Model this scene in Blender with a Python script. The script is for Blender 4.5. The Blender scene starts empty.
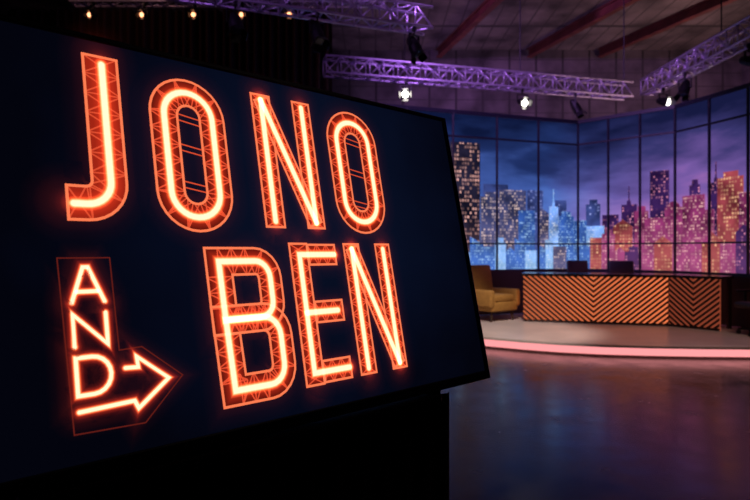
import bpy, bmesh, math, random
from mathutils import Vector, Matrix
random.seed(4)
scene = bpy.context.scene
COL = scene.collection
scene.view_settings.view_transform = 'Standard'
scene.view_settings.look = 'None'

# ------------------------------------------------------------------ materials
def new_mat(name):
    m = bpy.data.materials.new(name); m.use_nodes = True
    nt = m.node_tree; nt.nodes.clear()
    out = nt.nodes.new('ShaderNodeOutputMaterial')
    return m, nt, out

def pbr(name, col, rough=0.5, metal=0.0, noise=0.0, nscale=8.0, emis=None, estr=0.0, bump=0.0, coat=0.0):
    m, nt, out = new_mat(name)
    b = nt.nodes.new('ShaderNodeBsdfPrincipled')
    nt.links.new(b.outputs[0], out.inputs[0])
    b.inputs['Base Color'].default_value = (*col, 1)
    b.inputs['Roughness'].default_value = rough
    b.inputs['Metallic'].default_value = metal
    b.inputs['Coat Weight'].default_value = coat
    if emis:
        b.inputs['Emission Color'].default_value = (*emis, 1)
        b.inputs['Emission Strength'].default_value = estr
    if noise > 0 or bump > 0:
        tc = nt.nodes.new('ShaderNodeTexCoord')
        n = nt.nodes.new('ShaderNodeTexNoise'); n.inputs['Scale'].default_value = nscale
        n.inputs['Detail'].default_value = 6
        nt.links.new(tc.outputs['Object'], n.inputs['Vector'])
        if noise > 0:
            r = nt.nodes.new('ShaderNodeValToRGB')
            r.color_ramp.elements[0].position = 0.3
            r.color_ramp.elements[1].position = 0.7
            r.color_ramp.elements[0].color = (*[c * (1 - noise) for c in col], 1)
            r.color_ramp.elements[1].color = (*[min(1, c * (1 + noise)) for c in col], 1)
            nt.links.new(n.outputs['Fac'], r.inputs[0])
            nt.links.new(r.outputs[0], b.inputs['Base Color'])
        if bump > 0:
            bp_ = nt.nodes.new('ShaderNodeBump'); bp_.inputs['Strength'].default_value = bump
            nt.links.new(n.outputs['Fac'], bp_.inputs['Height'])
            nt.links.new(bp_.outputs[0], b.inputs['Normal'])
    return m

def emi(name, col, s=1.0):
    m, nt, out = new_mat(name)
    e = nt.nodes.new('ShaderNodeEmission')
    e.inputs[0].default_value = (*col, 1); e.inputs[1].default_value = s
    nt.links.new(e.outputs[0], out.inputs[0])
    return m

def math_node(nt, op, a, b=None):
    n = nt.nodes.new('ShaderNodeMath'); n.operation = op
    for i, v in enumerate([a, b]):
        if v is None: continue
        if isinstance(v, (int, float)): n.inputs[i].default_value = v
        else: nt.links.new(v, n.inputs[i])
    return n.outputs[0]

def ramp(nt, fac, stops):
    r = nt.nodes.new('ShaderNodeValToRGB')
    els = r.color_ramp.elements
    while len(els) < len(stops): els.new(0.5)
    for e, (p, c) in zip(els, stops):
        e.position = p; e.color = (*c, 1)
    nt.links.new(fac, r.inputs[0])
    return r.outputs[0]

# ------------------------------------------------------------------ mesh helpers
def obj_from_bm(name, bm, mats, parent=None, smooth=False):
    me = bpy.data.meshes.new(name)
    bmesh.ops.recalc_face_normals(bm, faces=bm.faces)
    bm.to_mesh(me); bm.free()
    for m in mats: me.materials.append(m)
    if smooth:
        for p in me.polygons: p.use_smooth = True
    o = bpy.data.objects.new(name, me)
    COL.objects.link(o)
    if parent: o.parent = parent
    return o

def root(name, label, cat, loc=(0, 0, 0), rotz=0.0, mat=None):
    e = bpy.data.objects.new(name, None); e.empty_display_size = 0.1
    COL.objects.link(e)
    if mat is not None: e.matrix_world = mat
    else:
        e.location = loc; e.rotation_euler = (0, 0, rotz)
    e["label"] = label; e["category"] = cat
    return e

def tag(o, label, cat):
    o["label"] = label; o["category"] = cat; return o

def box(bm, c, s, rot=None, mi=0, bev=0.0, seg=2):
    r = bmesh.ops.create_cube(bm, size=1.0)
    vs = r['verts']
    M = Matrix.Translation(Vector(c)) @ (rot.to_4x4() if rot else Matrix.Identity(4)) @ Matrix.Diagonal((*s, 1))
    bmesh.ops.transform(bm, matrix=M, verts=vs)
    fs = set(f for v in vs for f in v.link_faces)
    for f in fs: f.material_index = mi
    if bev > 0:
        es = list(set(e for v in vs for e in v.link_edges))
        bmesh.ops.bevel(bm, geom=es, offset=bev, segments=seg, profile=0.5, affect='EDGES', material=-1)

def tube(bm, p0, p1, r, r2=None, seg=8, mi=0):
    p0 = Vector(p0); p1 = Vector(p1); d = p1 - p0
    q = d.to_track_quat('Z', 'Y').to_matrix().to_4x4()
    rr = bmesh.ops.create_cone(bm, cap_ends=True, segments=seg, radius1=r, radius2=r if r2 is None else r2, depth=d.length)
    bmesh.ops.transform(bm, matrix=Matrix.Translation((p0 + p1) / 2) @ q, verts=rr['verts'])
    for f in set(f for v in rr['verts'] for f in v.link_faces): f.material_index = mi

def Rz(a): return Matrix.Rotation(a, 3, 'Z')
def Rx(a): return Matrix.Rotation(a, 3, 'X')
def Ry(a): return Matrix.Rotation(a, 3, 'Y')

def copy_tree(src, loc, rotz):
    n = src.copy(); COL.objects.link(n)
    n.location = loc; n.rotation_euler = (0, 0, rotz)
    for c in list(src.children):
        k = c.copy(); COL.objects.link(k); k.parent = n
        for g in list(c.children):
            h = g.copy(); COL.objects.link(h); h.parent = k
    return n

# ------------------------------------------------------------------ common materials
M_black = pbr('black_plastic', (0.006, 0.006, 0.007), 0.35)
M_blackmet = pbr('black_metal', (0.012, 0.012, 0.014), 0.45, 0.5)
M_cloth_black = pbr('black_cloth', (0.004, 0.004, 0.005), 0.95)
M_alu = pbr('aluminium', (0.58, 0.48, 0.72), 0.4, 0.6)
M_steelred = pbr('red_oxide_steel', (0.13, 0.03, 0.022), 0.7, 0.0, 0.4, 3)
M_frame = pbr('frame_dark_paint', (0.010, 0.011, 0.024), 0.5)
M_lowwall = pbr('low_wall_paint', (0.012, 0.012, 0.022), 0.6, 0, 0.2, 4)

# floor
def floor_mat():
    m, nt, out = new_mat('polished_studio_floor')
    b = nt.nodes.new('ShaderNodeBsdfPrincipled'); nt.links.new(b.outputs[0], out.inputs[0])
    tc = nt.nodes.new('ShaderNodeTexCoord')
    n = nt.nodes.new('ShaderNodeTexNoise'); n.inputs['Scale'].default_value = 0.9; n.inputs['Detail'].default_value = 8
    nt.links.new(tc.outputs['Object'], n.inputs['Vector'])
    nt.links.new(ramp(nt, n.outputs['Fac'], [(0.3, (0.020, 0.014, 0.013)), (0.7, (0.036, 0.026, 0.025))]), b.inputs['Base Color'])
    n2 = nt.nodes.new('ShaderNodeTexNoise'); n2.inputs['Scale'].default_value = 3.5; n2.inputs['Detail'].default_value = 10
    nt.links.new(tc.outputs['Object'], n2.inputs['Vector'])
    rg = ramp(nt, n2.outputs['Fac'], [(0.3, (0.15,) * 3), (0.7, (0.28,) * 3)])
    nt.links.new(rg, b.inputs['Roughness'])
    b.inputs['Specular IOR Level'].default_value = .5
    return m

def conc_mat(name, c, sx, sz, ax='X'):
    m, nt, out = new_mat(name)
    b = nt.nodes.new('ShaderNodeBsdfPrincipled'); nt.links.new(b.outputs[0], out.inputs[0])
    b.inputs['Roughness'].default_value = 0.85
    tc = nt.nodes.new('ShaderNodeTexCoord')
    sp = nt.nodes.new('ShaderNodeSeparateXYZ'); nt.links.new(tc.outputs['Object'], sp.inputs[0])
    n = nt.nodes.new('ShaderNodeTexNoise'); n.inputs['Scale'].default_value = 1.1; n.inputs['Detail'].default_value = 9
    nt.links.new(tc.outputs['Object'], n.inputs['Vector'])
    base = ramp(nt, n.outputs['Fac'], [(0.32, tuple(v * 0.3 for v in c)), (0.68, tuple(v * 1.5 for v in c))])
    l1 = math_node(nt, 'LESS_THAN', math_node(nt, 'FRACT', math_node(nt, 'DIVIDE', sp.outputs[ax], sx)), 0.08)
    l2 = math_node(nt, 'LESS_THAN', math_node(nt, 'FRACT', math_node(nt, 'DIVIDE', sp.outputs['Y' if sz < 0 else 'Z'], abs(sz))), 0.05)
    mx = nt.nodes.new('ShaderNodeMixRGB'); nt.links.new(math_node(nt, 'MAXIMUM', l1, l2), mx.inputs[0])
    nt.links.new(base, mx.inputs[1]); mx.inputs[2].default_value = (*[v * 0.35 for v in c], 1)
    nt.links.new(mx.outputs[0], b.inputs['Base Color'])
    return m

# ------------------------------------------------------------------ room shell
def slab(name, c, s, mat):
    bm = bmesh.new(); box(bm, c, s)
    o = obj_from_bm(name, bm, [mat]); o["kind"] = "structure"; return o
M_wall = conc_mat('concrete_wall', (0.10, 0.075, 0.085), 0.8, 0.4)
M_walldark = pbr('dark_wall', (0.02, 0.018, 0.02), 0.9, 0, 0.3, 2)
M_ceil = conc_mat('ribbed_ceiling', (0.15, 0.115, 0.105), 0.45, -3.2)
slab('floor', (1, 7, -0.05), (22, 23, 0.1), floor_mat())
slab('ceiling', (1, 7, 7.55), (22, 23, 0.1), M_ceil)
slab('wall_back', (1, 18.05, 3.75), (22, 0.1, 7.5), M_wall)
slab('wall_left', (-9.05, 7, 3.75), (0.1, 22, 7.5), M_walldark)
slab('wall_right', (11.05, 7, 3.75), (0.1, 22, 7.5), M_wall)
slab('wall_front', (1, -4.05, 3.75), (22, 0.1, 7.5), M_walldark)

# ceiling beams (red-oxide I beams)
def ibeam(p0, p1, h=0.26, w=0.16):
    p0 = Vector(p0); p1 = Vector(p1); L = (p1 - p0).length; c = (p0 + p1) / 2
    ang = math.atan2(p1.y - p0.y, p1.x - p0.x)
    bm = bmesh.new(); R = Rz(ang)
    box(bm, (0, 0, h / 2 - .015), (L, w, .03), R); box(bm, (0, 0, -h / 2 + .015), (L, w, .03), R)
    box(bm, (0, 0, 0), (L, .03, h - .06), R)
    o = obj_from_bm('ceiling_beam', bm, [M_steelred]); o.location = c
    tag(o, "reddish steel I-beam fixed under the studio ceiling", "ceiling beam")
    o["group"] = "steel ceiling beams"
for x0, x1 in ((3.3, 1.9), (6.6, 4.6), (8.9, 6.7), (-2.2, -3.2)):
    ibeam((x0, 12.0, 7.37), (x1, 17.9, 7.37))

# ------------------------------------------------------------------ studio window wall
MUL1 = [(x, 11.446 + .354 * x) for x in (-1.28, -.33, .617, 1.56, 2.507, 3.45, 4.40)]
MUL2 = [(4.4, 13.004), (4.87, 12.53), (5.33, 12.07), (5.8, 11.6)]
MUL3 = [(5.8, 11.6), (6.05, 10.86), (6.28, 10.1), (6.5, 9.3), (6.72, 8.5)]
ZB, ZT = 1.07, 4.27
def window_seg(idx, pts):
    bm = bmesh.new()
    for i, (x, y) in enumerate(pts):
        if idx > 1 and i == 0: continue
        box(bm, (x, y, (ZB + ZT) / 2), (.042, .042, ZT - ZB), bev=.005, seg=1)
    for z, t in ((ZB, .06), (1.63, .032), (3.78, .034), (ZT, .07)):
        for a, b in zip(pts[:-1], pts[1:]):
            a = Vector((*a, z)); b = Vector((*b, z)); L = (b - a).length
            ang = math.atan2(b.y - a.y, b.x - a.x)
            box(bm, (a + b) / 2, (L, .04, t), Rz(ang))
    o = obj_from_bm('window_%d' % idx, bm, [M_frame]); o["kind"] = "structure"
for i, p in enumerate((MUL1, MUL2, MUL3)): window_seg(i + 1, p)
def lowwall(nm, pts):
    bm = bmesh.new()
    for a, b in zip(pts[:-1], pts[1:]):
        a = Vector((*a, .62)); b = Vector((*b, .62)); L = (b - a).length
        box(bm, (a + b) / 2, (L + .02, .08, .86), Rz(math.atan2(b.y - a.y, b.x - a.x)))
    o = obj_from_bm(nm, bm, [M_lowwall]); o["kind"] = "structure"
lowwall('wall_stage', [MUL1[0], MUL1[-1]]); lowwall('wall_stage_bay', [MUL2[0], MUL2[-1]]); lowwall('wall_stage_side', [MUL3[0], MUL3[-1]])

# ------------------------------------------------------------------ skyline backdrop
C0 = Vector((4.45, 13.45)); C1 = Vector((6.1, 11.8))
D1 = Vector((.943, .334)).normalized(); D2 = (C1 - C0).normalized(); D3 = Vector((.26, -.966)).normalized()
S1 = (C1 - C0).length
def bpos(s, off=0.0):
    if s < 0: p = C0 + D1 * s; d = D1
    elif s < S1: p = C0 + D2 * s; d = D2
    else: p = C1 + D3 * (s - S1); d = D3
    n = Vector((d.y, -d.x))
    return p + n * off

def sky_mat():
    m, nt, out = new_mat('printed_dusk_sky')
    uv = nt.nodes.new('ShaderNodeUVMap')
    sp = nt.nodes.new('ShaderNodeSeparateXYZ'); nt.links.new(uv.outputs[0], sp.inputs[0])
    mp = nt.nodes.new('ShaderNodeMapping'); mp.inputs['Scale'].default_value = (0.45, 1.6, 1); nt.links.new(uv.outputs[0], mp.inputs[0])
    n = nt.nodes.new('ShaderNodeTexNoise'); n.inputs['Scale'].default_value = 1.3; n.inputs['Detail'].default_value = 6
    nt.links.new(mp.outputs[0], n.inputs['Vector'])
    zf = math_node(nt, 'ADD', math_node(nt, 'DIVIDE', math_node(nt, 'SUBTRACT', sp.outputs['Y'], 1.0), 3.3),
                   math_node(nt, 'MULTIPLY', math_node(nt, 'SUBTRACT', n.outputs['Fac'], .5), .7))
    a = ramp(nt, zf, [(0.0, (.18, .34, .92)), (.28, (.11, .23, .68)), (.52, (.055, .11, .40)), (.76, (.014, .030, .13)), (1, (.004, .008, .04))])
    b = ramp(nt, zf, [(0.0, (.95, .24, .48)), (.28, (.52, .18, .50)), (.52, (.19, .105, .38)), (.76, (.040, .036, .15)), (1, (.008, .010, .05))])
    sf = math_node(nt, 'ADD', math_node(nt, 'DIVIDE', math_node(nt, 'ADD', sp.outputs['X'], .8), 2.8),
                   math_node(nt, 'MULTIPLY', math_node(nt, 'SUBTRACT', n.outputs['Fac'], .5), .6))
    cl = nt.nodes.new('ShaderNodeClamp'); nt.links.new(sf, cl.inputs[0])
    mx = nt.nodes.new('ShaderNodeMixRGB'); nt.links.new(cl.outputs[0], mx.inputs[0]); nt.links.new(a, mx.inputs[1]); nt.links.new(b, mx.inputs[2])
    e = nt.nodes.new('ShaderNodeEmission'); nt.links.new(mx.outputs[0], e.inputs[0]); e.inputs[1].default_value = 1.0
    nt.links.new(e.outputs[0], out.inputs[0])
    return m

bm = bmesh.new(); uvl = bm.loops.layers.uv.new('UVMap')
ss = [-6, 0, S1, 6.2]
for a, b in zip(ss[:-1], ss[1:]):
    e = 1e-6
    pa, pb = (bpos(a + e), bpos(b - e))
    vs = [bm.verts.new((*pa, .5)), bm.verts.new((*pb, .5)), bm.verts.new((*pb, 4.33)), bm.verts.new((*pa, 4.33))]
    f = bm.faces.new(vs)
    for l, u in zip(f.loops, ((a, .5), (b, .5), (b, 4.33), (a, 4.33))): l[uvl].uv = u
backdrop = obj_from_bm('skyline_backdrop', bm, [sky_mat()])
tag(backdrop, "glowing blue and pink dusk city skyline backdrop behind the set windows", "backdrop")

def bld_mat(name, base, win, lit, cw, ch, haze=.45):
    m, nt, out = new_mat(name)
    uv = nt.nodes.new('ShaderNodeUVMap')
    sp = nt.nodes.new('ShaderNodeSeparateXYZ'); nt.links.new(uv.outputs[0], sp.inputs[0])
    X = math_node(nt, 'DIVIDE', sp.outputs['X'], cw); Y = math_node(nt, 'DIVIDE', sp.outputs['Y'], ch)
    cb = nt.nodes.new('ShaderNodeCombineXYZ')
    nt.links.new(math_node(nt, 'FLOOR', X), cb.inputs[0]); nt.links.new(math_node(nt, 'FLOOR', Y), cb.inputs[1])
    wn = nt.nodes.new('ShaderNodeTexWhiteNoise'); wn.noise_dimensions = '2D'; nt.links.new(cb.outputs[0], wn.inputs['Vector'])
    on = math_node(nt, 'LESS_THAN', wn.outputs['Value'], lit)
    fx = math_node(nt, 'GREATER_THAN', math_node(nt, 'FRACT', X), .35)
    fy = math_node(nt, 'GREATER_THAN', math_node(nt, 'FRACT', Y), .4)
    mask = math_node(nt, 'MULTIPLY', math_node(nt, 'MULTIPLY', fx, fy), on)
    n3 = nt.nodes.new('ShaderNodeTexNoise'); n3.inputs['Scale'].default_value = 4.5; nt.links.new(uv.outputs[0], n3.inputs['Vector'])
    cl3 = nt.nodes.new('ShaderNodeMapRange'); nt.links.new(n3.outputs['Fac'], cl3.inputs[0]); cl3.inputs[1].default_value = .38; cl3.inputs[2].default_value = .6; cl3.inputs[3].default_value = .25; cl3.inputs[4].default_value = 1.15
    vary = math_node(nt, 'MULTIPLY', cl3.outputs[0], math_node(nt, 'MULTIPLY', mask, math_node(nt, 'ADD', math_node(nt, 'DIVIDE', wn.outputs['Value'], lit * 1.3), .15)))
    n = nt.nodes.new('ShaderNodeTexNoise'); n.inputs['Scale'].default_value = 2.2; nt.links.new(uv.outputs[0], n.inputs['Vector'])
    bc = ramp(nt, n.outputs['Fac'], [(.3, tuple(c * .3 for c in base)), (.7, tuple(c * 1.6 for c in base))])
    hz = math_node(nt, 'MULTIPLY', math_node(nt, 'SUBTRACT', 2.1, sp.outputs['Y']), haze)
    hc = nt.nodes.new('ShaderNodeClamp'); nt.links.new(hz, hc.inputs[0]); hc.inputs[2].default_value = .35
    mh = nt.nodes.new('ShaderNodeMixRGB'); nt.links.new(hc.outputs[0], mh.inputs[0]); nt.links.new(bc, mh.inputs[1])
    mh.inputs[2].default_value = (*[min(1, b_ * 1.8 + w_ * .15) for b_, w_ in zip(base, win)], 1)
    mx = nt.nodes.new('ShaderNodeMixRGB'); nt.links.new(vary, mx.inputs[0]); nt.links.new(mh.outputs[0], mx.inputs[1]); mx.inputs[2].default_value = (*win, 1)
    e = nt.nodes.new('ShaderNodeEmission'); nt.links.new(mx.outputs[0], e.inputs[0])
    nt.links.new(e.outputs[0], out.inputs[0])
    return m
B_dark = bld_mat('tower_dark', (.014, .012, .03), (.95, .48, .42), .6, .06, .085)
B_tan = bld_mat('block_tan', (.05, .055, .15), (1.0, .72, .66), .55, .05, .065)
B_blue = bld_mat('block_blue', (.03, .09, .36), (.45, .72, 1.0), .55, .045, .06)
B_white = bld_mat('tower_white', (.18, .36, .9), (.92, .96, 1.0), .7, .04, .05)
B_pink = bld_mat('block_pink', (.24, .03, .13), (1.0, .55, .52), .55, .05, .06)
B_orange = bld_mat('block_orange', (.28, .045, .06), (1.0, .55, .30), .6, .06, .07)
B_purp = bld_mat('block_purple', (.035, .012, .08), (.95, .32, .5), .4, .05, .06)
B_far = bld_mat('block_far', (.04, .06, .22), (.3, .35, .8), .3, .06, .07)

def building(s0, s1, zt, mat, layer, kind='flat'):
    w = s1 - s0; zb = .8
    P = [(0, zb), (w, zb), (w, zt)]
    if kind == 'flat': P += [(0, zt)]
    elif kind == 'step': P += [(w * .8, zt), (w * .8, zt + .1), (w * .25, zt + .1), (w * .25, zt), (0, zt)]
    elif kind == 'mast': P += [(w * .6, zt), (w * .6, zt + .07), (w * .52, zt + .09), (w * .5, zt + .38), (w * .46, zt + .38), (w * .44, zt + .09), (w * .35, zt + .07), (w * .35, zt), (0, zt)]
    elif kind == 'gable': P += [(w * .5, zt + w * .4), (0, zt)]
    elif kind == 'slant': P += [(0, zt + .16)]
    elif kind == 'dome':
        for i in range(9):
            a = math.pi * i / 8; P.append((w / 2 + w * .35 * math.cos(a), zt + w * .35 * math.sin(a)))
        P += [(0, zt)]
    bm = bmesh.new(); uvl = bm.loops.layers.uv.new('UVMap')
    off = .02 + layer * .035
    r = random.random() * 7
    fr = []; bk = []
    for (s, z) in P:
        p = bpos(min(max(s0 + s, s0 + 1e-5), s1 - 1e-5), off); q = bpos(min(max(s0 + s, s0 + 1e-5), s1 - 1e-5), off - .018)
        fr.append(bm.verts.new((*p, z))); bk.append(bm.verts.new((*q, z)))
    f = bm.faces.new(fr)
    for l, (s, z) in zip(f.loops, P): l[uvl].uv = (s + round(r) * 3.0, z)
    n = len(P)
    for i in range(n):
        g = bm.faces.new((fr[i], fr[(i + 1) % n], bk[(i + 1) % n], bk[i]))
        for l in g.loops: l[uvl].uv = (0.001, 0.001)
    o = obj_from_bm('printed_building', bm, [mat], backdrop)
    return o
blds = [
 (-3.9, -3.15, 2.9, B_tan, 1, 'flat'), (-3.12, -2.44, 3.72, B_dark, 3, 'flat'),
 (-2.42, -1.98, 2.62, B_tan, 3, 'step'), (-1.96, -1.30, 2.78, B_tan, 2, 'flat'), (-1.5, -1.1, 2.35, B_blue, 3, 'flat'),
 (-1.22, -.82, 2.8, B_far, 0, 'flat'), (-1.0, -.72, 2.3, B_tan, 2, 'slant'), (-.72, -.5, 2.45, B_white, 3, 'mast'), (-.48, -.06, 2.25, B_blue, 2, 'step'),
 (-2.3, -1.7, 2.9, B_far, 0, 'flat'), (-.5, -.2, 2.6, B_far, 0, 'flat'),
 (.04, .34, 2.15, B_blue, 2, 'flat'), (.3, .62, 2.5, B_far, 0, 'step'), (.36, .75, 2.02, B_white, 3, 'flat'), (.7, 1.05, 2.25, B_purp, 2, 'flat'),
 (.95, 1.35, 1.98, B_orange, 3, 'gable'), (1.1, 1.42, 2.45, B_purp, 1, 'mast'), (1.38, 1.66, 2.3, B_pink, 2, 'step'), (1.68, 2.05, 3.1, B_purp, 1, 'flat'),
 (1.6, 2.0, 2.15, B_pink, 3, 'flat'), (1.98, 2.31, 2.35, B_pink, 2, 'dome'),
 (2.36, 2.9, 2.55, B_pink, 2, 'flat'), (2.5, 2.75, 2.75, B_purp, 1, 'step'), (2.85, 3.15, 2.25, B_pink, 3, 'flat'), (2.95, 3.25, 2.75, B_purp, 0, 'mast'),
 (3.2, 3.75, 2.8, B_orange, 2, 'step'), (3.7, 4.2, 2.5, B_pink, 3, 'flat'), (4.2, 5.0, 2.9, B_orange, 1, 'flat')]
for b in blds: building(*b)
s = -3.3
while s < 4.3:
    w = random.uniform(.18, .34)
    if not (s < 0 < s + w or s < S1 < s + w):
        m = random.choice([B_tan, B_blue, B_white, B_blue]) if s < .3 else random.choice([B_pink, B_orange, B_orange, B_pink, B_purp])
        building(s, s + w, random.uniform(1.45, 1.85), m, 4, random.choice(['flat', 'gable', 'flat', 'step', 'slant']))
    s += w + .01

# ------------------------------------------------------------------ stage
front = [(-1.6, 10.55), (-.6, 10.3), (.5, 9.85), (1.68, 9.17), (2.2, 8.83), (2.65, 8.6), (3.2, 8.42), (3.81, 8.31), (4.5, 8.24), (5.3, 8.2), (6.9, 8.2)]
back = [(6.9, 8.4), (6.4, 10.1), (5.85, 11.65), (4.42, 13.08), (-1.6, 10.95)]
M_stage = pbr('pale_stage_floor', (.62, .52, .47), .28, 0, .12, 2)
M_led = emi('pink_led_strip', (1.0, .33, .34), 1.15)
M_lip = pbr('stage_lip', (.25, .16, .15), .4)
st = root('stage_platform', "low pale stage platform with glowing pink strip along its edge", "stage", (3, 10, 0))
def off(pts, dy): return [(x, y + dy) for x, y in pts]
bm = bmesh.new()
poly = front + back
def prism(bm, pts, z0, z1, o=(3, 10)):
    a = [bm.verts.new((x - o[0], y - o[1], z0)) for x, y in pts]; b = [bm.verts.new((x - o[0], y - o[1], z1)) for x, y in pts]
    bm.faces.new(a[::-1]); bm.faces.new(b); n = len(pts)
    for i in range(n): bm.faces.new((a[i], a[(i + 1) % n], b[(i + 1) % n], b[i]))
prism(bm, poly, .135, .17)
obj_from_bm('deck', bm, [M_stage], st)
bm = bmesh.new(); prism(bm, off(front, .06) + back, 0.0, .135)
obj_from_bm('riser', bm, [M_lip], st)
bm = bmesh.new(); prism(bm, off(front, .03) + off(front[::-1], .058), .03, .13)
o = obj_from_bm('light_strip', bm, [M_led], st); o["label"] = "glowing pink light strip"

# ------------------------------------------------------------------ desk
A = Vector((2.77, 11.2)); B = Vector((5.13, 10.5)); Cc = Vector((5.66, 9.85))
M_slat = pbr('dark_wood_slat', (.035, .011, .007), .5, 0, .3, 12)
def glow_mat(nm, c, lo, hi):
    m, nt, out = new_mat(nm)
    tc = nt.nodes.new('ShaderNodeTexCoord'); sp = nt.nodes.new('ShaderNodeSeparateXYZ'); nt.links.new(tc.outputs['Generated'], sp.inputs[0])
    e = nt.nodes.new('ShaderNodeEmission'); e.inputs[0].default_value = (*c, 1)
    mr = nt.nodes.new('ShaderNodeMapRange'); nt.links.new(sp.outputs['X'], mr.inputs[0]); mr.inputs[3].default_value = lo; mr.inputs[4].default_value = hi
    nt.links.new(mr.outputs[0], e.inputs[1]); nt.links.new(e.outputs[0], out.inputs[0]); return m
M_glow = glow_mat('desk_backlight', (1.0, .22, .08), .55, .95)
M_glow2 = emi('desk_side_backlight', (.9, .17, .08), .30)
M_desktop = pbr('dark_desk_top', (.03, .02, .018), .25, 0, .2, 6)
desk = root('presenter_desk', "angled wooden presenter desk with orange backlit chevron slat front", "desk", (4.2, 10.9, .17))
DO = Vector((4.2, 10.9))
def clip(poly, w0, w1, h):
    def cut(P, f, inter):
        out = []
        for i in range(len(P)):
            a, b = P[i], P[(i + 1) % len(P)]
            if f(a): out.append(a)
            if f(a) != f(b): out.append(inter(a, b))
        return out
    def ix(v): return lambda a, b: (v, a[1] + (b[1] - a[1]) * (v - a[0]) / (b[0] - a[0]))
    def iy(v): return lambda a, b: (a[0] + (b[0] - a[0]) * (v - a[1]) / (b[1] - a[1]), v)
    for f, g in ((lambda p: p[0] >= w0, ix(w0)), (lambda p: p[0] <= w1, ix(w1)), (lambda p: p[1] >= .04, iy(.04)), (lambda p: p[1] <= h, iy(h))):
        poly = cut(poly, f, g)
        if len(poly) < 3: return []
    return poly
def panel(name, p0, p1, h, ranges, gm, sp=.092, sw=.05):
    d = (p1 - p0); L = d.length; d.normalize(); n = Vector((d.y, -d.x))
    bm = bmesh.new()
    def V(u, o, z):
        q = p0 + d * u + n * o - DO; return bm.verts.new((q.x, q.y, z))
    def ext(P, o0, o1, mi):
        a = [V(u, o0, z) for u, z in P]; b = [V(u, o1, z) for u, z in P]
        fs = [bm.faces.new(a), bm.faces.new(b[::-1])]; k = len(P)
        for i in range(k): fs.append(bm.faces.new((a[i], a[(i + 1) % k], b[(i + 1) % k], b[i])))
        for f in fs: f.material_index = mi
    ext([(0, 0), (L, 0), (L, h), (0, h)], -.04, 0, 0)
    ext([(0, 0), (L, 0), (L, .04), (0, .04)], 0, .03, 1)
    for (w0, w1, sl) in ranges:
        mid = L * (w1 if sl < 0 else w0)
        for k in range(-40, 41):
            c = k * sp
            ha = abs(sl); far = (L * w0 if sl < 0 else L * w1); dist = abs(far - mid)
            P = [(mid, c), (mid, c + sw), (far, c + sw + ha * dist), (far, c + ha * dist)]
            P = clip(P, w0 * L, w1 * L, h)
            if len(P) >= 3: ext(P, 0, .02, 1)
    return obj_from_bm(name, bm, [gm, M_slat], desk)
Hh = .85
panel('front_panel', A, B, Hh, [(0, .5, -.85), (.5, 1, .85)], M_glow)
panel('side_panel', B + Vector((.01, -.01)), Cc, Hh, [(0, .5, -.85), (.5, 1, .85)], M_glow2)
bm = bmesh.new()
tp = [A + Vector((-.05, -.03)), B + Vector((0, -.06)), Cc + Vector((-.01, -.07)), Cc + Vector((.42, .32)), B + Vector((.42, .65)), A + Vector((.2, .72))]
prism(bm, [tuple(p) for p in tp], Hh, Hh + .045, o=tuple(DO))
obj_from_bm('desk_top', bm, [M_desktop], desk)
for p in (A + Vector((.2, .6)), B + Vector((.28, .55)), Cc + Vector((.33, .3))):
    bm = bmesh.new()
    q = p - DO; box(bm, (q.x, q.y, Hh / 2), (.06, .06, Hh))
    obj_from_bm('leg', bm, [M_desktop], desk)

# ------------------------------------------------------------------ armchair
M_must = pbr('mustard_upholstery', (.34, .17, .03), .8, 0, .2, 30, bump=.1)
M_wood = pbr('dark_wood_leg', (.05, .025, .012), .4)
ac = root('armchair', "mustard yellow upholstered armchair with wooden legs standing on the stage", "armchair", (2.22, 11.45, .17), math.radians(38))
bm = bmesh.new(); box(bm, (0, 0, .28), (.72, .68, .18), bev=.03); obj_from_bm('seat_base', bm, [M_must], ac, True)
bm = bmesh.new(); box(bm, (0, -.04, .43), (.56, .6, .14), bev=.05, seg=3); obj_from_bm('seat_cushion', bm, [M_must], ac, True)
bm = bmesh.new(); box(bm, (0, .33, .68), (.72, .15, .72), Rx(-.16), bev=.06, seg=3); obj_from_bm('backrest', bm, [M_must], ac, True)
for sx in (-1, 1):
    bm = bmesh.new(); box(bm, (sx * .36, -.02, .43), (.13, .68, .32), bev=.045, seg=3); obj_from_bm('armrest', bm, [M_must], ac, True)
for sx in (-1, 1):
    for sy in (-1, 1):
        bm = bmesh.new(); tube(bm, (sx * .31, sy * .27, .004), (sx * .28, sy * .25, .2), .016, .024, 10); obj_from_bm('leg', bm, [M_wood], ac, True)

# ------------------------------------------------------------------ swivel chairs behind desk
M_chair = pbr('dark_chair_leather', (.02, .016, .02), .4)
ch = root('swivel_chair', "dark leather swivel chair standing behind the desk", "chair", (4.17, 11.95, .17), 0.2)
bm = bmesh.new(); box(bm, (0, 0, .47), (.5, .48, .1), bev=.04, seg=3); obj_from_bm('seat', bm, [M_chair], ch, True)
bm = bmesh.new(); box(bm, (0, .25, .84), (.46, .08, .56), Rx(-.1), bev=.035, seg=3); obj_from_bm('backrest', bm, [M_chair], ch, True)
bm = bmesh.new(); box(bm, (0, .27, .56), (.08, .03, .3)); obj_from_bm('back_support', bm, [M_blackmet], ch)
bm = bmesh.new(); tube(bm, (0, 0, .1), (0, 0, .43), .03, seg=12); obj_from_bm('post', bm, [M_blackmet], ch, True)
for sx in (-1, 1):
    bm = bmesh.new(); box(bm, (sx * .29, 0, .68), (.05, .28, .03), bev=.01); box(bm, (sx * .29, .04, .57), (.03, .04, .2)); box(bm, (sx * .265, .04, .475), (.07, .04, .03)); obj_from_bm('armrest', bm, [M_blackmet], ch)
bm = bmesh.new()
for i in range(5):
    a = i * math.tau / 5; box(bm, (.14 * math.cos(a), .14 * math.sin(a), .085), (.28, .04, .03), Rz(a))
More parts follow.
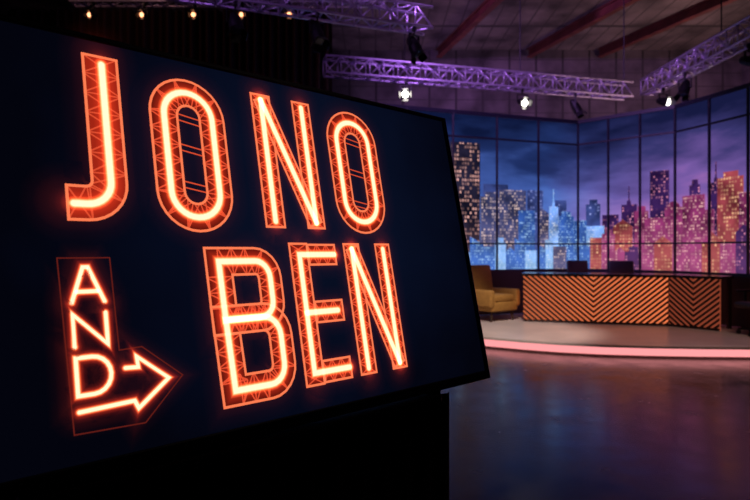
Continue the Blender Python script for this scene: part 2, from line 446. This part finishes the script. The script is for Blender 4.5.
obj_from_bm('star_base', bm, [M_blackmet], ch)
for i in range(5):
    a = i * math.tau / 5; bm = bmesh.new(); c = Vector((.27 * math.cos(a), .27 * math.sin(a), .035)); t = Vector((-math.sin(a), math.cos(a), 0)) * .02
    tube(bm, c - t, c + t, .035, seg=12); box(bm, c + Vector((0, 0, .03)), (.02, .02, .04)); obj_from_bm('caster', bm, [M_black], ch)
ch["group"] = "swivel chairs at the desk"
c2 = copy_tree(ch, (4.78, 11.55, .17), -.25)
c3 = copy_tree(ch, (5.98, 9.35, .17), -1.3); c3["label"] = "dark leather swivel chair standing at the end of the desk"

# ------------------------------------------------------------------ trusses
def truss(p0, p1, sz=.32, label="", r=.024):
    p0 = Vector(p0); p1 = Vector(p1); L = (p1 - p0).length
    d = (p1 - p0).normalized(); side = Vector((-d.y, d.x, 0)).normalized(); up = Vector((0, 0, 1))
    e = root('lighting_truss', label, "truss", p0)
    offs = [side * a * sz / 2 + up * b * sz / 2 for a, b in ((-1, -1), (1, -1), (1, 1), (-1, 1))]
    for o_ in offs:
        bm = bmesh.new(); tube(bm, o_, o_ + d * L, r, seg=8); obj_from_bm('chord', bm, [M_alu], e, True)
    bm = bmesh.new(); n = max(2, int(L / (sz * .9))); st_ = L / n
    for i in range(n):
        for k in range(4):
            a, b = offs[k], offs[(k + 1) % 4]
            if (i + k) % 2: a, b = b, a
            tube(bm, a + d * (st_ * i), b + d * (st_ * (i + 1)), r * .5, seg=6)
            tube(bm, a + d * (st_ * i), b + d * (st_ * i), r * .5, seg=6)
    obj_from_bm('lattice_bracing', bm, [M_alu], e, True)
    return e
truss((-.98, 11.7, 5.09), (5.72, 13.54, 5.09), label="silver box lighting truss spanning above the set windows")
truss((6.03, 13.25, 5.09), (6.25, 7.5, 5.09), label="silver box lighting truss running above the side windows")
truss((-3.6, 7.9, 5.15), (.85, 9.57, 5.15), label="silver box lighting truss hung over the studio floor")
truss((-5.5, 10.9, 6.1), (.2, 11.4, 6.3), sz=.25, label="high silver truss in front of the curtain")
def cable(x, y, z0, z1=7.5):
    bm = bmesh.new(); tube(bm, (0, 0, 0), (0, 0, z1 - z0), .012, seg=6)
    o = obj_from_bm('suspension_cable', bm, [M_blackmet]); o.location = (x, y, z0)
    tag(o, "thin steel cable holding a lighting truss to the ceiling", "cable"); o["group"] = "truss suspension cables"
for x, y, z in ((.6, 12.13, 5.27), (3.1, 12.82, 5.27), (5.6, 13.50, 5.27), (6.12, 10.6, 5.27), (6.2, 8.6, 5.27), (.3, 9.36, 5.33), (-2.8, 8.2, 5.33), (-4.8, 10.96, 6.26), (-.6, 11.33, 6.4)):
    cable(x, y, z)

# ------------------------------------------------------------------ stage lamps
M_lensw = emi('lens_white', (1.0, .93, .85), 16)
M_lensw2 = emi('lens_warm', (1.0, .36, .16), 4)
M_lens_off = pbr('lens_dark_glass', (.03, .03, .05), .1)
def lamp_proto(lens, label, loc, rz, tilt, scale=1.0):
    e = root('stage_lamp', label, "stage lamp", loc, rz)
    bm = bmesh.new(); box(bm, (0, 0, -.03), (.05, .06, .08), bev=.008, seg=1); tube(bm, (0, 0, -.05), (0, 0, -.12), .015); obj_from_bm('clamp', bm, [M_blackmet], e)
    bm = bmesh.new(); box(bm, (0, 0, -.12), (.28 * scale, .035, .012)); 
    for sx in (-1, 1): box(bm, (sx * .14 * scale, 0, -.12 - .11 * scale), (.012, .035, .22 * scale))
    obj_from_bm('yoke', bm, [M_blackmet], e)
    c = Vector((0, 0, -.12 - .2 * scale)); R = Rx(tilt)
    f = R @ Vector((0, -1, 0))
    bm = bmesh.new()
    tube(bm, c - f * .16 * scale, c + f * .02 * scale, .08 * scale, .115 * scale, 20); tube(bm, c + f * .02 * scale, c + f * .17 * scale, .115 * scale, seg=20)
    tube(bm, c - f * .2 * scale, c - f * .16 * scale, .05 * scale, .08 * scale, 20)
    tube(bm, c + Vector((-.145 * scale, 0, 0)), c + Vector((.145 * scale, 0, 0)), .02, seg=10)
    obj_from_bm('lamp_body', bm, [M_blackmet], e, False)
    bm = bmesh.new(); tube(bm, c + f * .172 * scale, c + f * .18 * scale, .08 * scale, .07 * scale, 20); obj_from_bm('lens', bm, [lens], e)
    for k in range(4):
        bm = bmesh.new(); a = k * math.pi / 2
        loc_ = Vector((math.cos(a) * .13, -.23, math.sin(a) * .13)) * scale
        box(bm, (0, 0, 0), (.006, .13 * scale, .16 * scale), Ry(-a) @ Rz(.45))
        bmesh.ops.transform(bm, matrix=Matrix.Translation(c) @ R.to_4x4() @ Matrix.Translation(loc_), verts=bm.verts)
        obj_from_bm('barn_door', bm, [M_black], e)
    return e
LW = "black stage lamp glowing white, hanging from a truss"
LO = "black unlit stage lamp hanging from a truss"
LR = "black stage lamp with a small warm glow hanging near the ceiling"
def ch1(x, y): return (x + .043, y - .154, 4.896)   # clamped under the front lower chord
def ch2(x, y): return (x - .16, y, 4.896)
def ch3(x, y): return (x + .056, y - .15, 4.956)
def ch4(x, y, z): return (x + .011, y - .1245, z)
pw = lamp_proto(M_lensw, LW, ch1(.57, 12.13), -.1, .35, .78); pw["group"] = "lit stage lamps"
for p, rz in ((ch1(3.07, 12.82), .15), (ch2(6.21, 12.6), .4), (ch2(6.33, 9.9), .5)):
    copy_tree(pw, p, rz)
po = lamp_proto(M_lens_off, LO, ch3(.55, 9.457), .9, 1.1, .85); po["group"] = "unlit stage lamps"
for p, rz in ((ch1(4.3, 13.15), 1.2), (ch2(6.1, 11.5), -.9), (ch3(-.9, 8.913), .6), (ch3(-2.0, 8.5), .5)):
    copy_tree(po, p, rz)
pr = lamp_proto(M_lensw2, LR, ch4(-4.2, 11.014, 5.985), -.2, .3, .5); pr["group"] = "warm lamps near the ceiling"
for p, rz in ((ch4(-3.3, 11.093, 6.017), -.1), (ch4(-2.45, 11.168, 6.047), 0), (ch4(-5.1, 10.935, 5.954), -.3), (ch4(-1.6, 11.242, 6.077), .1)):
    copy_tree(pr, p, rz)

# ------------------------------------------------------------------ curtain
M_curt = pbr('dark_red_drape', (.06, .018, .016), .95)
bm = bmesh.new(); prev = None; n = 420
for i in range(n + 1):
    x = -8.6 + i * 7.6 / n; y = 14 + .11 * math.sin(i * .62) + .05 * math.sin(i * .23 + 1)
    a = bm.verts.new((x + 4.8, y - 14, 0)); b = bm.verts.new((x + 4.8, y - 14, 7.1))
    if prev: bm.faces.new((prev[0], a, b, prev[1]))
    prev = (a, b)
cu = obj_from_bm('stage_curtain', bm, [M_curt], None, True); cu.location = (-4.8, 14, .01)
tag(cu, "tall dark red pleated studio curtain hanging from the ceiling", "curtain")

# ------------------------------------------------------------------ television
U = Vector((.7227, .6905, 0)).normalized(); tl = math.radians(12.3)
BK = Vector((-U.y, U.x, 0)); Vv = Vector((0, 0, 1)) * math.cos(tl) + BK * math.sin(tl); NB = Vv.cross(U)
TR = Vector((.2333, 2.0, 1.5 + .4267)); W, H = 1.46, .845
HT = H + .012          # outer height of the casing
org = TR - U * (W / 2) - Vv * H
Mt = Matrix(((U.x, NB.x, Vv.x, org.x), (U.y, NB.y, Vv.y, org.y), (U.z, NB.z, Vv.z, org.z), (0, 0, 0, 1)))
tv = root('television', "large black flat television tilted back, showing a glowing neon title", "television", mat=Mt)
bm = bmesh.new()
bw, bt, bb = .018, .013, .026
box(bm, (0, .012, HT - bt / 2), (W, .034, bt), bev=.003); box(bm, (0, .012, bb / 2), (W, .034, bb), bev=.003)
for sx in (-1, 1): box(bm, (sx * (W / 2 - bw / 2), .012, HT / 2), (bw, .034, HT - .01), bev=.003)
obj_from_bm('bezel', bm, [M_black], tv)
bm = bmesh.new(); box(bm, (0, .035, HT / 2), (W - .01, .03, HT - .01), bev=.006); box(bm, (0, .065, H * .4), (W * .7, .04, H * .6), bev=.015)
obj_from_bm('back_cover', bm, [M_black], tv)

def screen_mat():
    m, nt, out = new_mat('lit_screen_navy')
    b = nt.nodes.new('ShaderNodeBsdfPrincipled'); nt.links.new(b.outputs[0], out.inputs[0])
    b.inputs['Base Color'].default_value = (.002, .002, .003, 1); b.inputs['Roughness'].default_value = .12
    b.inputs['Specular IOR Level'].default_value = .25
    tc = nt.nodes.new('ShaderNodeTexCoord')
    mp = nt.nodes.new('ShaderNodeVectorMath'); mp.operation = 'SUBTRACT'; mp.inputs[1].default_value = (.15, 0, .55); nt.links.new(tc.outputs['Object'], mp.inputs[0])
    ln = nt.nodes.new('ShaderNodeVectorMath'); ln.operation = 'LENGTH'; nt.links.new(mp.outputs[0], ln.inputs[0])
    n = nt.nodes.new('ShaderNodeTexNoise'); n.inputs['Scale'].default_value = 4; nt.links.new(tc.outputs['Object'], n.inputs['Vector'])
    f = math_node(nt, 'ADD', ln.outputs['Value'], math_node(nt, 'MULTIPLY', math_node(nt, 'SUBTRACT', n.outputs['Fac'], .5), .35))
    c = ramp(nt, f, [(0, (.0034, .0062, .021)), (.35, (.0020, .0038, .0135)), (.7, (.0009, .0012, .004))])
    nt.links.new(c, b.inputs['Emission Color']); b.inputs['Emission Strength'].default_value = 1.0
    return m
bm = bmesh.new()
box(bm, (0, .01, (HT - bt + bb) / 2), (W - 2 * bw + .002, .02, HT - bt - bb + .002))
scr = obj_from_bm('screen', bm, [screen_mat()], tv); scr["label"] = "lit dark navy screen"

# neon materials -----------------------------------------------------------
def additive(name, stops, attr='glow'):
    m, nt, out = new_mat(name)
    at = nt.nodes.new('ShaderNodeAttribute'); at.attribute_name = attr
    e = nt.nodes.new('ShaderNodeEmission'); nt.links.new(ramp(nt, at.outputs['Fac'], stops), e.inputs[0]); e.inputs[1].default_value = 1.5
    t = nt.nodes.new('ShaderNodeBsdfTransparent'); a = nt.nodes.new('ShaderNodeAddShader')
    nt.links.new(e.outputs[0], a.inputs[0]); nt.links.new(t.outputs[0], a.inputs[1]); nt.links.new(a.outputs[0], out.inputs[0])
    return m
M_neon = additive('neon_tube_glow', [(0, (0, 0, 0)), (.3, (.016, .0006, .0002)), (.58, (.12, .006, .002)), (.72, (.60, .055, .014)), (.79, (.98, .30, .09)), (.86, (1, .70, .44))])
M_halo = additive('neon_soft_halo', [(0, (0, 0, 0)), (.3, (.002, .0002, .0001)), (.6, (.011, .0010, .0005)), (1, (.038, .003, .002))])
M_fill = emi('neon_channel_fill', (.13, .008, .004), 1)
M_lat = emi('neon_lattice', (.72, .075, .028), 1)
M_outl = emi('neon_outline', (1.0, .21, .085), 1)
M_fillJ = emi('neon_channel_fill_bright', (.34, .018, .007), 1)

class LB:
    def __init__(s): s.v = []; s.f = []; s.m = []; s.g = []
    def P(s, a, b, y, g=1.0):
        s.v.append((W / 2 - a, y, H - b)); s.g.append(g); return len(s.v) - 1
    def face(s, idx, m): s.f.append(idx); s.m.append(m)
def normals(path, closed):
    n = len(path); N = []
    for i in range(n):
        p = Vector(path[i])
        if closed: a = Vector(path[i - 1]); b = Vector(path[(i + 1) % n])
        else: a = Vector(path[max(i - 1, 0)]); b = Vector(path[min(i + 1, n - 1)])
        d1 = (p - a); d2 = (b - p)
        if d1.length < 1e-9: d1 = d2
        if d2.length < 1e-9: d2 = d1
        d1.normalize(); d2.normalize()
        n1 = Vector((-d1.y, d1.x)); n2 = Vector((-d2.y, d2.x)); mm = n1 + n2
        if mm.length < .3: mm = n1
        mm.normalize(); k = 1 / max(.45, mm.dot(n1)); N.append(mm * k)
    return N
def band(L, path, closed, o0, o1, y, mi, g=(1, 1)):
    N = normals(path, closed); idx = []
    for p, n in zip(path, N):
        p = Vector(p); q0 = p + n * o0; q1 = p + n * o1
        idx.append((L.P(q0.x, q0.y, y, g[0]), L.P(q1.x, q1.y, y, g[1])))
    m = len(path)
    for i in range(m if closed else m - 1):
        j = (i + 1) % m; L.face((idx[i][0], idx[j][0], idx[j][1], idx[i][1]), mi)
def glowband(L, path, closed, hw, y, mi):
    band(L, path, closed, 0, hw, y, mi, (1, 0)); band(L, path, closed, 0, -hw, y, mi, (1, 0))
    if not closed:
        for e, q in ((0, 1), (-1, -2)):
            p = Vector(path[e]); d = (p - Vector(path[q])).normalized(); n = Vector((-d.y, d.x))
            c = L.P(p.x, p.y, y, 1); pr = None
            for k in range(9):
                an = -math.pi / 2 + math.pi * k / 8; r = p + (d * math.cos(an) + n * math.sin(an)) * hw
                i = L.P(r.x, r.y, y, 0)
                if pr is not None: L.face((c, pr, i), mi)
                pr = i
def neon(L, path, closed, hw, y=-.0030):
    glowband(L, path, closed, hw, y, 3)
def resample(path, closed, step):
    P = [Vector(p) for p in path] + ([Vector(path[0])] if closed else [])
    out = []; tot = sum((b - a).length for a, b in zip(P[:-1], P[1:]))
    n = max(2, round(tot / step)); st = tot / n
    if closed and n % 2: n += 1; st = tot / n
    seg = 0; acc = 0
    for i in range(n + (0 if closed else 1)):
        s = min(i * st, tot - 1e-7)
        while seg < len(P) - 2 and acc + (P[seg + 1] - P[seg]).length < s: acc += (P[seg + 1] - P[seg]).length; seg += 1
        d = (P[seg + 1] - P[seg]); l = d.length; d = d / l
        out.append((P[seg] + d * (s - acc), Vector((-d.y, d.x))))
    return out
def seg_strip(L, a, b, w, y, mi):
    d = (b - a); 
    if d.length < 1e-6: return
    d.normalize(); n = Vector((-d.y, d.x)) * w / 2
    q = [a - n, b - n, b + n, a + n]; L.face(tuple(L.P(k.x, k.y, y) for k in q), mi)
OW = .0056
def channel(L, path, closed, sw, zz=0, lat=True, fill=0):
    h = sw / 2
    band(L, path, closed, -h, h, -.0006 - zz, 0 if fill == 0 else 4)
    band(L, path, closed, h - OW, h, -.0018 - zz, 2); band(L, path, closed, -h, -h + OW, -.0018 - zz, 2)
    if not closed:
        for e, q in ((0, 1), (-1, -2)):
            p = Vector(path[e]); d = (p - Vector(path[q])).normalized(); n = Vector((-d.y, d.x))
            seg_strip(L, p - n * h - d * .0015, p + n * h - d * .0015, OW, -.0018 - zz, 2)
    if lat:
        R = resample(path, closed, sw * .55); m = len(R)
        for i in range(m if closed else m - 1):
            (p, n), (q, k) = R[i], R[(i + 1) % m]
            seg_strip(L, p - n * h, q + k * h, .0032, -.0012 - zz, 1); seg_strip(L, p + n * h, q - k * h, .0032, -.0013 - zz, 1)
            seg_strip(L, p - n * h, p + n * h, .0030, -.0014 - zz, 1)
    glowband(L, path, closed, sw * 1.15, -.0003, 5)
def finish(L, label, name='neon_letter'):
    me = bpy.data.meshes.new(name); me.from_pydata(L.v, [], L.f)
    for m in (M_fill, M_lat, M_outl, M_neon, M_fillJ, M_halo): me.materials.append(m)
    me.polygons.foreach_set('material_index', L.m)
    at = me.attributes.new('glow', 'FLOAT', 'POINT'); at.data.foreach_set('value', L.g)
    me.update(); o = bpy.data.objects.new(name, me); COL.objects.link(o); o.parent = scr; o["label"] = label
    return o
def arc(cx, cy, rx, ry, a0, a1, n=10):
    return [(cx + rx * math.cos(math.radians(a0 + (a1 - a0) * i / n)), cy + ry * math.sin(math.radians(a0 + (a1 - a0) * i / n))) for i in range(n + 1)]
HW = .035; SW = .066
# J
L = LB(); p = [(1.110, .032), (1.110, .300)] + arc(1.155, .300, .045, .045, 180, 90, 8)[1:] + [(1.192, .345)]
channel(L, p, False, .072, fill=1, lat=True)
neon(L, [(1.108, .05), (1.108, .300)] + arc(1.155, .300, .047, .047, 180, 90, 8)[1:] + [(1.18, .347)], False, HW)
finish(L, "glowing red-orange neon letter J")
# O
def letterO(a0, a1, b0, b1, bars=()):
    L = LB(); r = (a0 - a1) / 2 - SW / 2; cx = (a0 + a1) / 2; i = SW / 2
    p = arc(cx, b0 + i + r, r, r, 180, 360, 16) + arc(cx, b1 - i - r, r, r, 0, 180, 16)
    for b in bars:
        for k in (0, .014): seg_strip(L, Vector((a0 - SW, b + k)), Vector((a1 + SW, b + k + .008)), .003, -.0016, 1)
    channel(L, p, True, SW); neon(L, p, True, HW); finish(L, "glowing orange neon letter O")
letterO(1.017, .837, .044, .398, (.13, .20, .285)); letterO(.53, .348, .04, .392, (.12, .21, .30))
# N
def letterN(a0, a1, b0, b1, w=.058):
    L = LB(); i = w / 2
    channel(L, [(a0 - i, b0), (a0 - i, b1)], False, w); channel(L, [(a1 + i, b0), (a1 + i, b1)], False, w, .0003)
    channel(L, [(a0 - i, b0 + .01), (a1 + i, b1 - .01)], False, w * .8, .0006)
    neon(L, [(a0 - i, b1 - .015), (a0 - i, b0 + .015)], False, HW); neon(L, [(a0 - i, b0 + .015), (a1 + i, b1 - .015)], False, HW, -.0034)
    neon(L, [(a1 + i, b1 - .015), (a1 + i, b0 + .015)], False, HW, -.0038); finish(L, "glowing orange neon letter N")
letterN(.758, .577, .042, .382); letterN(.528, .356, .42, .762)
# B
L = LB(); i = SW / 2
up = [(.892, .463), (.80, .463)] + arc(.80, .503, .036, .04, 270, 180, 6)[1:] + [(.764, .556)] + arc(.80, .556, .036, .036, 180, 90, 6)[1:] + [(.890, .592)]
lo = [(.890, .592), (.795, .592)] + arc(.795, .637, .041, .045, 270, 180, 6)[1:] + [(.754, .70)] + arc(.795, .70, .041, .043, 180, 90, 6)[1:] + [(.885, .743)]
channel(L, up, True, SW); channel(L, lo, True, SW, .0003)
neon(L, up, True, HW); neon(L, lo, True, HW, -.0034); finish(L, "glowing orange neon letter B")
# E
L = LB()
channel(L, [(.672, .42), (.672, .765)], False, .058)
for b in (.449, .592, .736):
    channel(L, [(.645, b), (.556, b)], False, .056, .0003)
neon(L, [(.562, .449), (.672, .449), (.672, .736), (.562, .736)], False, HW); neon(L, [(.672, .592), (.575, .592)], False, HW, -.0034)
finish(L, "glowing orange neon letter E")
# small AND
hs = .019
def hal(L, p, c=False): glowband(L, p, c, .05, -.0003, 5)
L = LB(); q = [(1.196, .536), (1.173, .470), (1.164, .470), (1.138, .536)]; neon(L, q, False, hs); hal(L, q); neon(L, [(1.186, .516), (1.150, .516)], False, hs, -.0034); finish(L, "small glowing neon letter A")
L = LB(); q = [(1.196, .616), (1.196, .557), (1.138, .616), (1.138, .557)]; neon(L, q, False, hs); hal(L, q); finish(L, "small glowing neon letter N")
L = LB(); q = [(1.196, .636), (1.168, .636)] + arc(1.168, .6695, .032, .0335, 270, 90, 10)[1:] + [(1.196, .703)]; neon(L, q, True, hs); hal(L, q, True); finish(L, "small glowing neon letter D")
L = LB(); q = [(1.196, .731), (1.0977, .727), (1.0911, .742), (1.0280, .6945), (1.0873, .6455), (1.0855, .6659), (1.110, .6645)]; neon(L, q, False, hs); hal(L, q)
finish(L, "glowing neon arrow outline pointing sideways", 'neon_arrow')
M_lat2 = emi('neon_border_dim', (.12, .012, .008), 1)
L = LB(); pth = [(1.215, .452), (1.206, .768), (1.08, .771), (.998, .693), (1.075, .628), (1.118, .630), (1.122, .452)]
band(L, pth, True, -.0012, .0012, -.001, 0); ob = finish(L, "thin dim red neon border line", 'neon_border'); ob.data.materials[0] = M_lat2

# ------------------------------------------------------------------ television stand
ang = math.atan2(U.y, U.x)
sd = root('television_stand', "black wheeled stand with dark cloth skirt holding the television", "stand", (org.x, org.y, 0), ang)
zt = org.z
xr = W / 2 - .13
for sx in (-1, 1):
    bm = bmesh.new(); box(bm, (sx * (xr - .03), .10, (zt + .12) / 2), (.05, .04, zt - .12), bev=.006, seg=1); obj_from_bm('upright', bm, [M_blackmet], sd)
    bm = bmesh.new(); box(bm, (sx * (xr - .03), .10, .09), (.06, .75, .05), bev=.008); obj_from_bm('foot', bm, [M_blackmet], sd)
    for sy in (-1, 1):
        bm = bmesh.new(); c = Vector((sx * (xr - .03), .10 + sy * .33, .035)); tube(bm, c - Vector((.02, 0, 0)), c + Vector((.02, 0, 0)), .035, seg=16); box(bm, c + Vector((0, 0, .025)), (.03, .03, .03))
        obj_from_bm('caster', bm, [M_black], sd)
for z in (.35, zt - .09):
    bm = bmesh.new(); box(bm, (0, .10, z), (2 * xr - .08, .03, .05)); obj_from_bm('crossbar', bm, [M_blackmet], sd)
bm = bmesh.new(); prev = None
for k in range(161):
    x = -xr + 2 * xr * k / 160; y = .055 + .008 * math.sin(k * .55)
    a = bm.verts.new((x, y, .13)); b = bm.verts.new((x, y, zt - .03))
    if prev: bm.faces.new((prev[0], a, b, prev[1]))
    prev = (a, b)
obj_from_bm('cloth_skirt', bm, [M_cloth_black], sd, True)
bm = bmesh.new(); box(bm, (-.03, .05, zt - .02), (2 * xr - .16, .12, .025), bev=.005); obj_from_bm('support_ledge', bm, [M_blackmet], sd)

# ------------------------------------------------------------------ lights
def light(kind, loc, tgt, col, e, size=.3, angle=60, blend=.6, name='studio_light'):
    l = bpy.data.lights.new(name, kind); l.color = col; l.energy = e
    if kind == 'AREA': l.size = size
    else:
        l.shadow_soft_size = size
        if kind == 'SPOT': l.spot_size = math.radians(angle); l.spot_blend = blend
    o = bpy.data.objects.new(name, l); COL.objects.link(o); o.location = loc
    o.rotation_euler = (Vector(tgt) - Vector(loc)).to_track_quat('-Z', 'Y').to_euler()
    return o
light('AREA', (2.5, 15.2, 3.6), (2.5, 18, 6), (.42, .22, 1.0), 30, 2)
light('AREA', (8.5, 14.0, 3.8), (6.5, 16, 7.5), (1.0, .62, .62), 75, 2)  # added uplight hidden behind the backdrop so the ceiling can be seen
light('AREA', (1.5, 15.2, 4.0), (3, 16, 7.5), (.85, .45, .8), 22, 1.5)  # second added ceiling uplight, also out of view behind the set
light('SPOT', (1.8, 5.5, 7.2), (2.0, 9.9, .2), (1, .82, .74), 2600, .2, 26)
light('SPOT', (5.5, 6.0, 7.2), (4.6, 9.0, .2), (1, .62, .5), 450, .2, 28)
light('SPOT', (4.9, 7.0, 7.2), (4.2, 6.5, 0), (1.0, .78, .78), 900, .5, 32, 1.0)
light('SPOT', (0, 7.5, 7.2), (3.0, 12.9, 5.1), (.60, .26, 1.0), 1500, .2, 70)
light('SPOT', (-4, 4, 6.8), (-.5, 9.0, 5.1), (.60, .26, 1.0), 300, .2, 50)
light('AREA', (4.5, 2.5, 7.2), (3.0, 4.5, 0), (.9, .6, .6), 7, 3)
light('SPOT', (-6, 9, 7.2), (-4, 14, 6), (1, .5, .4), 45, .3, 80)

w = bpy.data.worlds.new('World'); scene.world = w; w.use_nodes = True
w.node_tree.nodes['Background'].inputs[0].default_value = (.012, .009, .013, 1)
w.node_tree.nodes['Background'].inputs[1].default_value = .3

cam = bpy.data.cameras.new('Camera'); cam.lens = 28.8; cam.sensor_width = 36; cam.clip_start = .05
cam.dof.use_dof = True; cam.dof.focus_distance = 1.6; cam.dof.aperture_fstop = 4.5
co = bpy.data.objects.new('Camera', cam); COL.objects.link(co)
co.location = (0, 0, 1.5); co.rotation_euler = (math.radians(90), 0, 0)
scene.camera = co
